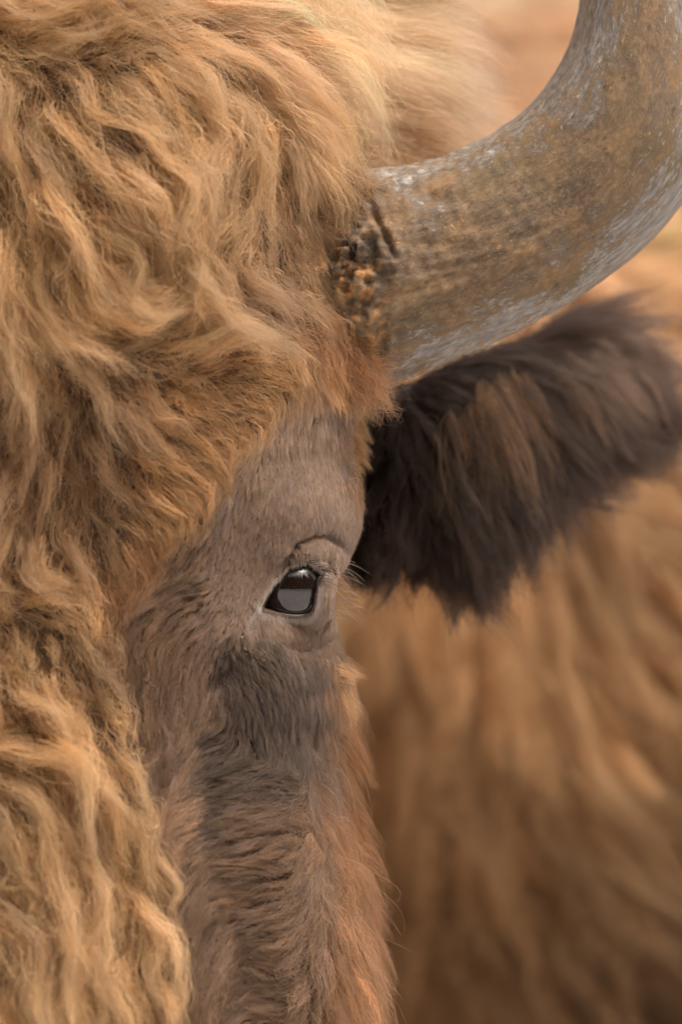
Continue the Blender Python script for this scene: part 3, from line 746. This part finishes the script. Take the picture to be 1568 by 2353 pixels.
def horn():
    C = [(690,680,262,.060),(780,655,258,.052),(875,632,249,.048),(985,601,228,.047),(1120,551,215,.047),(1250,480,211,.05),(1360,394,209,.05),(1437,288,204,.05),(1484,150,184,.052),(1492,0,160,.055),(1465,-140,132,.06),(1415,-270,100,.065),(1350,-380,62,.07),(1295,-445,26,.075),(1275,-465,4,.077)]
    C = np.array(C, float); seg = np.linspace(0, 1, len(C)); nt_ = 420; tt = np.linspace(0, 1, nt_)
    px, py, r, y = [spline(tt, seg, C[:, i]) for i in range(4)]
    ctr = W(px, py, y); rad = r * S * (D + y) / D
    tan = unit(np.gradient(ctr, axis=0))
    fwd = np.array([0, -1.0, 0]); fwd = unit(fwd - (tan @ fwd)[:, None] * tan); sid = np.cross(tan, fwd)
    n = 260; a = np.linspace(-math.pi, math.pi, n, endpoint=False)
    dirs = np.cos(a)[None, :, None] * fwd[:, None] * 0.93 + np.sin(a)[None, :, None] * sid[:, None]
    arc = np.concatenate([[0], np.cumsum(np.linalg.norm(np.diff(ctr, axis=0), axis=1))])
    A, Sx = np.meshgrid(a, arc)
    grain = np.stack([Sx, np.cos(A) * 0.05, np.sin(A) * 0.05], -1)
    # relief: growth rings and flutes near the root, fading out
    ringn = Noise(30, 61); f1 = Noise(60, 62); f2 = Noise(170, 63)
    st = np.array([0.35, 1, 1])
    P0 = ctr[:, None] + rad[:, None, None] * dirs
    gx, gy = UV(P0)
    root = np.clip((0.16 - Sx) / 0.09, 0, 1)
    h = 0.0007 * f1(grain.reshape(-1, 3) * st).reshape(A.shape) * (0.3 + root) + 0.0006 * f2(grain.reshape(-1, 3) * np.array([.5, 1, 1])).reshape(A.shape) * (0.25 + root)
    h += 0.0003 * np.sin(Sx * 420 + 2 * ringn(grain.reshape(-1, 3)).reshape(A.shape)) * root * 0.6
    # cracked, flaking patch beside the wool and the long crack
    dC, tC = seg_dist(gx, gy, [(848,455),(866,505),(886,545),(905,592)])
    front = np.cos(A) > 0
    h -= 0.0035 * np.exp(-(dC / 7) ** 2) * front * np.sin(np.clip(tC, .02, .98) * math.pi) ** 0.5
    h += 0.0016 * np.exp(-((dC - 16) / 12) ** 2) * front
    crust = np.exp(-((gx - 815) / 75) ** 2 - ((gy - 600) / 92) ** 2) * front + 0.6 * np.exp(-((gx - 850) / 55) ** 2 - ((gy - 790) / 90) ** 2) * front
    f3 = Noise(260, 64); f4 = Noise(120, 65)
    c3 = f4(grain.reshape(-1, 3)).reshape(A.shape) + 0.7 * f3(grain.reshape(-1, 3)).reshape(A.shape)
    h += crust * 0.0034 * np.tanh(c3 * 2)
    V = P0 + dirs * h[..., None]
    f = grid_faces(nt_, n, True)
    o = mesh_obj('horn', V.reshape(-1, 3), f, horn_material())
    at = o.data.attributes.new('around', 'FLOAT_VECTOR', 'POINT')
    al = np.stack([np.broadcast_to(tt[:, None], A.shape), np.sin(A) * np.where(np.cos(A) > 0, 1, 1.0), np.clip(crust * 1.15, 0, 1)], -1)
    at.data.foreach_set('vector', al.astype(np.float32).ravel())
    gt = o.data.attributes.new('grain', 'FLOAT_VECTOR', 'POINT')
    gt.data.foreach_set('vector', grain.astype(np.float32).ravel())
    part(o, bison, 'thick curved grey-brown horn caked with dirt')
horn()

# ------------------------------------------------------------------ eye
def eye():
    m, t, out = new_mat('eye_dark')
    b = N_(t, 'ShaderNodeBsdfPrincipled'); b.inputs['Roughness'].default_value = 0.04
    b.inputs['Specular IOR Level'].default_value = 0.5; b.inputs['IOR'].default_value = 1.75
    b.inputs['Base Color'].default_value = (*lin(26, 18, 15), 1)
    t.links.new(b.outputs[0], out.inputs['Surface'])
    m2, t, out = new_mat('iris_brown')
    b = N_(t, 'ShaderNodeBsdfPrincipled'); b.inputs['Roughness'].default_value = 0.035
    b.inputs['IOR'].default_value = 1.8
    tc = N_(t, 'ShaderNodeTexCoord'); mp = N_(t, 'ShaderNodeMapping'); mp.inputs['Scale'].default_value = (1, 1, 2.0)
    t.links.new(tc.outputs['Object'], mp.inputs['Vector'])
    ln_ = N_(t, 'ShaderNodeVectorMath', operation='LENGTH'); t.links.new(mp.outputs[0], ln_.inputs[0])
    r = ramp(t, ln_.outputs['Value'], [(0.0, lin(12, 9, 9)), (0.0085, lin(14, 10, 10)), (0.011, lin(86, 55, 38)), (0.014, lin(72, 47, 34)), (0.02, lin(30, 21, 17))])
    t.links.new(r.outputs['Color'], b.inputs['Base Color'])
    t.links.new(b.outputs[0], out.inputs['Surface'])
    ec = W(EC[0], EC[1], EYE_Y)
    def cap(r, half, ax, n=48, k=40, bulge=0.0):
        ax = unit(np.array(ax))
        s = unit(np.cross(ax, [0, 0, 1.0])); u = np.cross(s, ax)
        v = []
        for i in range(k + 1):
            ph = half * i / k
            for j in range(n):
                q = TAU * j / n
                rr = r + bulge * max(0, 1 - (ph / half) ** 2)
                v.append(rr * (math.cos(ph) * ax + math.sin(ph) * (math.cos(q) * s + math.sin(q) * u)))
        return np.array(v), grid_faces(k + 1, n, True)
    v, f = cap(ER, 0.95, (0.135, -0.99, 0), 64, 48)
    e = mesh_obj('eye', v, f, m); e.location = ec
    part(e, bison, 'dark glossy eye')
    v, f = cap(ER + 0.00005, 0.75, (0.16, -1, 0), 72, 40, 0.0003)
    c = mesh_obj('iris', v, f, m2); c.location = ec; part(c, e)
    # wet lid margin and the line of tears lying on it
    L = EYE_LOOP
    P = []
    for qx, qy in L:
        dx, dz = (qx - EC[0]) * S, -(qy - EC[1]) * S
        q = np.array([dx, 0, dz]); rr = np.linalg.norm(q); R = ER + 0.0011
        q[1] = -math.sqrt(max(R * R - rr * rr, 1e-7)); P.append(ec + q)
    P = np.array(P)
    for _ in range(3): P = (np.roll(P, 1, 0) + 2 * P + np.roll(P, -1, 0)) / 4
    part(tube('eyelid_rim', P, 0.0010, M_rim, 10, True))
    low = P[(L[:, 1] > 1385)]
    lo = low[np.argsort(low[:, 0])]
    lo = lo + (ec - lo) * 0.06 + np.array([0, -0.0009, 0.0011])
    tm = simple('tear', lin(40, 34, 34), 0.03, 0.8)
    part(tube('tear_line', lo[3:-3], 0.0006, tm, 8), e)
    return ec
EYE_C = eye()

def flakes(name, spots, n, spread, size, seed, mat, label):
    """small dried crumbs clinging to the hair"""
    r = np.random.default_rng(seed)
    kd = kdtree.KDTree(len(flat))
    cp = cellP.reshape(-1, 3)[flat]
    uvz = np.stack([fpx, fpy, 0 * fpx], -1)
    for i, q in enumerate(uvz): kd.insert(q, i)
    kd.balance()
    V, F = [], []
    bmv = unit(np.array([(0, 0, 1), (1, 0, 0), (0, 1, 0), (-1, 0, 0), (0, -1, 0), (0, 0, -1)], float))
    bf = [(0, 1, 2), (0, 2, 3), (0, 3, 4), (0, 4, 1), (5, 2, 1), (5, 3, 2), (5, 4, 3), (5, 1, 4)]
    for sx, sy in spots:
        for _ in range(n):
            qx, qy = sx + r.normal() * spread, sy + r.normal() * spread
            i = kd.find((qx, qy, 0))[1]
            p = cp[i] + cellN.reshape(-1, 3)[flat[i]] * r.uniform(0.0008, 0.0022)
            s = size * r.uniform(0.4, 1.2, 3) * (1 + r.random())
            k = len(V) * 6
            V.append(p + bmv * s * r.uniform(0.7, 1.2, (6, 1))); F += [[a + k for a in ff] for ff in bf]
    o = mesh_obj(name, np.vstack(V), F, mat, False)
    part(o, bison, label, 'stuff')
flakes('tear_crust', [(549,1466),(553,1474),(560,1484),(570,1492),(578,1500),(600,1502),(590,1508),(572,1436),(563,1448),(556,1457)], 14, 5, 0.00042, 71, M_crust, 'dried yellowish tear crust below the eye corner')

def lashes():
    r = np.random.default_rng(81); out = []
    L = EYE_LOOP; up = [q for q in L if q[1] < 1345 and q[0] > 640]
    for i in range(150):
        q = up[r.integers(len(up))]
        dx, dz = (q[0] - EC[0]) * S, -(q[1] - EC[1]) * S
        v = np.array([dx, 0, dz]); v[1] = -math.sqrt(max((ER + .002) ** 2 - v @ v, 1e-7))
        p = EYE_C + v; d = unit(unit(v) * 0.7 + np.array([0.45, -0.3, -0.12]) + 0.18 * r.normal(size=3))
        ln = r.uniform(0.004, 0.011) * (0.5 + 0.7 * (q[0] > 700)); pts = []
        for k in range(8):
            pts.append(p.copy()); p = p + d * ln / 7; d = unit(d + np.array([0.05, 0, -0.10]))
        out.append(pts)
    for i in range(46):     # pale lashes and feelers standing off the lid's outer corner
        p = W(r.uniform(772, 792), r.uniform(1290, 1420), 0.035)
        d = unit(np.array([1, -0.2, r.normal() * 0.45 - 0.1])); ln = r.uniform(0.004, 0.017); pts = []
        for k in range(8):
            pts.append(p.copy()); p = p + d * ln / 7; d = unit(d + np.array([0, 0, -0.12]))
        out.append(pts)
    H = np.array(out); c = np.tile(lin(60, 48, 42), (len(H), 1)); c[150:] = lin(190, 172, 152)
    hair_object('eyelashes', H, c, np.full(len(H), 0.00010), M_short)
lashes()

# ------------------------------------------------------------------ ear
def sample_tris(V, F, n, wfun):
    tri = np.array([(f[0], f[i], f[i + 1]) for f in F for i in range(1, len(f) - 1)])
    a, b, c = V[tri[:, 0]], V[tri[:, 1]], V[tri[:, 2]]
    cr = np.cross(b - a, c - a); ar = np.linalg.norm(cr, axis=1) / 2
    w_ = ar * wfun((a + b + c) / 3, unit(cr)); w_ /= w_.sum()
    k = rng.choice(len(tri), n, p=w_)
    u, v = rng.random((n, 1)), rng.random((n, 1)); s = u + v > 1
    u, v = np.where(s, 1 - u, u), np.where(s, 1 - v, v)
    return a[k] + u * (b - a)[k] + v * (c - a)[k], unit(cr)[k]

def free_guides(P, Nn, F, L, lift, curl, k, seed, grav=0.15):
    """guides grown along direction field F(p) (world vectors)"""
    r = np.random.default_rng(seed); n = len(P); p = P.copy(); out = np.empty((n, k, 3)); out[:, 0] = p
    ph = r.uniform(0, TAU, n); fq = r.uniform(0.6, 1.5, n); dr = None
    for s in range(1, k):
        t = s / (k - 1)
        f = F(p); T = unit(f - (f * Nn).sum(-1, keepdims=True) * Nn * 0.9)
        side = np.cross(T, Nn)
        want = T + Nn * (lift * (1.3 - 1.2 * t)) + curl * side * np.sin(TAU * fq * t + ph)[:, None] + 0.3 * curl * vnoise(nzA, p) \
            + 0.25 * curl * vnoise(nzB, p) + np.array([0, 0, -grav * t])
        dr = unit(want) if dr is None else unit(0.4 * dr + 0.6 * unit(want))
        p = p + dr * (L / (k - 1))[:, None]; out[:, s] = p
    return out

def ear():
    C = np.array([(800,1150,.13),(900,1115,.145),(1020,1055,.17),(1150,975,.20),(1280,910,.235),(1380,878,.265),(1460,868,.285)], float)
    hw = [90, 190, 200, 158, 142, 138, 40]; hd = [.03, .034, .032, .028, .022, .016, .004]
    seg = np.linspace(0, 1, len(C)); tt = np.linspace(0, 1, 60)
    px, py, y = [spline(tt, seg, C[:, i]) for i in range(3)]; w_ = spline(tt, seg, hw) * S; d_ = spline(tt, seg, hd)
    ctr = W(px, py, y); tan = unit(np.gradient(ctr, axis=0)); fw = np.array([0, -1.0, 0])
    sd = unit(np.cross(tan, fw)); fwd = np.cross(sd, tan)
    a = np.linspace(0, TAU, 48, endpoint=False)
    cup = 0.35 * np.cos(a)[None] ** 2     # the edges fold forward
    V = ctr[:, None] + (w_[:, None] * np.cos(a)[None])[..., None] * sd[:, None] + (d_[:, None] * (np.sin(a)[None] + cup))[..., None] * fwd[:, None]
    V = V.reshape(-1, 3); F = grid_faces(60, 48, True)
    nrm = V - np.repeat(ctr, 48, 0)
    o = mesh_obj('ear', V, F, simple('ear_skin', lin(62, 50, 44), 0.8, 0.2, (200, lin(48, 38, 34)), 0.2))
    part(o, bison, 'dark furry ear below the horn')
    Fl = F.tolist()
    def field(p):
        qx, qy = UV(p)
        tx = np.clip((qx - 900) / 560, 0, 1)
        ang = np.radians(92 - 62 * tx + 10 * np.sin(qx / 60.0) - np.clip((1000 - qy) / 320, -0.2, 1) * 34)
        return np.stack([np.cos(ang), 0.05 + 0 * ang, -np.sin(ang)], -1)
    def orient(P, Nn):
        # normals outward from the ear's axis
        kd = kdtree.KDTree(60)
        for i, q in enumerate(ctr): kd.insert(q, i)
        kd.balance(); j = [kd.find(q)[1] for q in P]
        return np.where(((P - ctr[j]) * Nn).sum(-1, keepdims=True) < 0, -Nn, Nn)
    gP, gN = sample_tris(V, Fl, 1500, lambda c, n: 1.0); gN = orient(gP, gN)
    L = rng.uniform(0.022, 0.046, len(gP)) * (0.85 + 0.4 * (UV(gP)[0] > 1000))
    G = free_guides(gP, gN, field, L, 0.35, 0.32, 12, 91)
    hP, hN = sample_tris(V, Fl, 60000, lambda c, n: 1.0); gi = nearest(hP, gP)
    H = clump(hP, hN, G, gi, 11, 0.55, 0.9, 0.55, 1.15, 0.07, 92)
    r = np.random.default_rng(93)
    gc = lin(62, 48, 40) * np.exp(r.normal(size=(len(gP), 1)) * 0.22)
    gx, gy = UV(gP)
    up = np.clip((gx - 1150) / 300, 0, 1)[:, None] * np.clip((940 - gy) / 150, 0, 1)[:, None]
    gc = gc * (1 - up * 0.75) + lin(122, 94, 76) * up * 0.75
    hair_object('ear_fur', H, gc[gi], rng.uniform(0.0001, 0.00016, len(hP)), M_long, label='dark brown fur of the ear')
    # two paler tufts hanging over the ear's front
    TG, TC_ = [], []
    spots = []
    for (ax_, ay_, dirn, ln, cnt) in ((1115, 915, 76, .066, 13), (1150, 890, 70, .070, 11), (1190, 875, 62, .05, 6), (1290, 850, 50, .050, 9), (1350, 845, 46, .050, 10), (1410, 850, 38, .04, 6), (1040, 960, 84, .05, 5)):
        for _ in range(cnt): spots.append((ax_ + r.normal() * 24, ay_ + r.normal() * 22, dirn + r.normal() * 9, ln * r.uniform(.7, 1.35), ax_))
    for qx, qy, dirn, ln, ax_ in spots:
        cnt = int(r.integers(6, 20))
        q = np.stack([r.normal(qx, 6, cnt), r.normal(qy, 7, cnt)], -1)
        P = W(q[:, 0], q[:, 1], 0.136 + (q[:, 0] - 1100) * 0.00026)
        a0 = math.radians(dirn)
        g = free_guides(P, np.tile([0.1, -1.0, 0.2], (cnt, 1)), lambda p: np.tile([math.cos(a0), 0.05, -math.sin(a0)], (len(p), 1)), r.uniform(.25, 1.3, cnt) * ln, 0.10, 0.3, 12, int(r.integers(1e6)), 0.7)
        mean = g.mean(0, keepdims=True); t = np.linspace(0, 1, 12)[None, :, None]
        g = g + (mean - g) * 0.55 * t
        base = lin(142, 106, 74) if ax_ < 1200 else lin(120, 92, 70)
        TG.append(g); TC_.append(np.tile(base, (cnt, 1)) * math.exp(r.normal() * 0.25) * np.exp(r.normal(size=(cnt, 1)) * 0.2))
    hair_object('ear_tufts', np.vstack(TG), np.vstack(TC_), np.full(sum(len(g) for g in TG), 0.00010), M_long, label='pale brown tufts hanging on the ear')
ear()

wool(); face(); cheek(); fringe(); tufts(); horn_base_fur()

def crown():
    """long hair sweeping sideways off the crown, behind the horn; its pale tint holds sunlight"""
    r = np.random.default_rng(111); n = 420
    q = np.stack([r.uniform(600, 840, n), r.uniform(-220, 345, n)], -1)
    P = W(q[:, 0], q[:, 1], 0.075 + 0.05 * r.random(n) - 0.0001 * (760 - q[:, 0]))
    def field(p):
        qx, qy = UV(p); a = np.radians(6 + 22 * np.clip((qy - 100) / 250, -0.6, 1) + 8 * np.sin(qy / 70))
        return np.stack([np.cos(a), 0.25 + 0 * a, -np.sin(a)], -1)
    L = r.uniform(0.055, 0.095, n)
    G = free_guides(P, np.tile(unit(np.array([0.35, -0.55, 0.75])), (n, 1)), field, L, 0.18, 0.3, 14, 112, 0.25)
    m = 26000; i0 = r.integers(0, n, m); hP = P[i0] + r.normal(size=(m, 3)) * 0.004
    H = clump(hP, None, G, i0, 13, 0.6, 0.8, 0.5, 1.15, 0.06, 113)
    mixv = np.clip((q[:, 1] - 150) / 250, 0, 1)[:, None]
    gc = (PALE_LIT * (1 - mixv) + TAN * mixv) * np.exp(r.normal(size=(n, 1)) * 0.14)  # pale tint carries the sunlight on the crown hair
    hair_object('crown_hair', H, gc[i0], r.uniform(0.00008, 0.00013, m), M_wool, label='long hair sweeping off the crown, tinted pale as if sunlit')
crown()

# ------------------------------------------------------------------ coat of the body behind
def body_coat():
    def wf(c, n):
        qx, qy = UV(c)
        vis = (c[:, 1] < 1.75) & (n[:, 1] < 0.35) & (c[:, 2] > 0.35)
        inn = (qx > 650) & (qx < 1750) & (qy > -250) & (qy < 2500)
        return vis * (0.12 + 0.88 * inn) + 1e-6
    def field(p):
        qx, qy = UV(p)
        tx = np.clip((qx - 850) / 650, 0, 1)
        ang = np.radians(90 - 52 * tx - 10 * np.clip((900 - qy) / 900, -0.3, 1) + 9 * np.sin(qx / 110.0 + qy / 170.0))
        return np.stack([np.cos(ang), 0 * ang, -np.sin(ang)], -1)
    gP, gN = sample_tris(TV, TF, 3600, wf)
    L = rng.uniform(0.06, 0.095, len(gP))
    G = free_guides(gP, gN, field, L, rng.uniform(0.12, 0.45, (len(gP), 1)), 0.2, 12, 101, 0.1)
    hP, hN = sample_tris(TV, TF, 140000, wf); gi = nearest(hP, gP)
    H = clump(hP, hN, G, gi, 10, 0.55, 0.8, 0.6, 1.1, 0.07, 102)
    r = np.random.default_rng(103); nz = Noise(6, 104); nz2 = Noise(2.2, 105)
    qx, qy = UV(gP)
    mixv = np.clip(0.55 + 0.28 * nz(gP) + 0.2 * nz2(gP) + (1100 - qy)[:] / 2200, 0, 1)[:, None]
    top_light = np.clip((1100 - qy) / 900, 0, 1)[:, None]
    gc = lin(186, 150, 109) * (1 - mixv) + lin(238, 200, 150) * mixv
    gc = gc * (1 - 0.85 * top_light) + lin(250, 216, 180) * 0.85 * top_light  # light from above on the upper body, put into the hair colour
    brown_shade = np.clip((qy - 1500) / 800, 0, 1)[:, None] * np.clip((qx - 800) / 700, 0.35, 1)[:, None]
    gc = gc * (1 - 0.85 * brown_shade) + lin(108, 80, 56) * 0.85 * brown_shade  # lower right: naturally darker hair, with shade painted in as well
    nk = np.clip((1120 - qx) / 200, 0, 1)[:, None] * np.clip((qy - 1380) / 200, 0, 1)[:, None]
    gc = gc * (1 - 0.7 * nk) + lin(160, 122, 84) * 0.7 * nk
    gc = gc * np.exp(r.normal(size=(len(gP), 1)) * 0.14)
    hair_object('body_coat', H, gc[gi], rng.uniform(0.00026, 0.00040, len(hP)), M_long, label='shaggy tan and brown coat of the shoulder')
body_coat()
print('hair built')
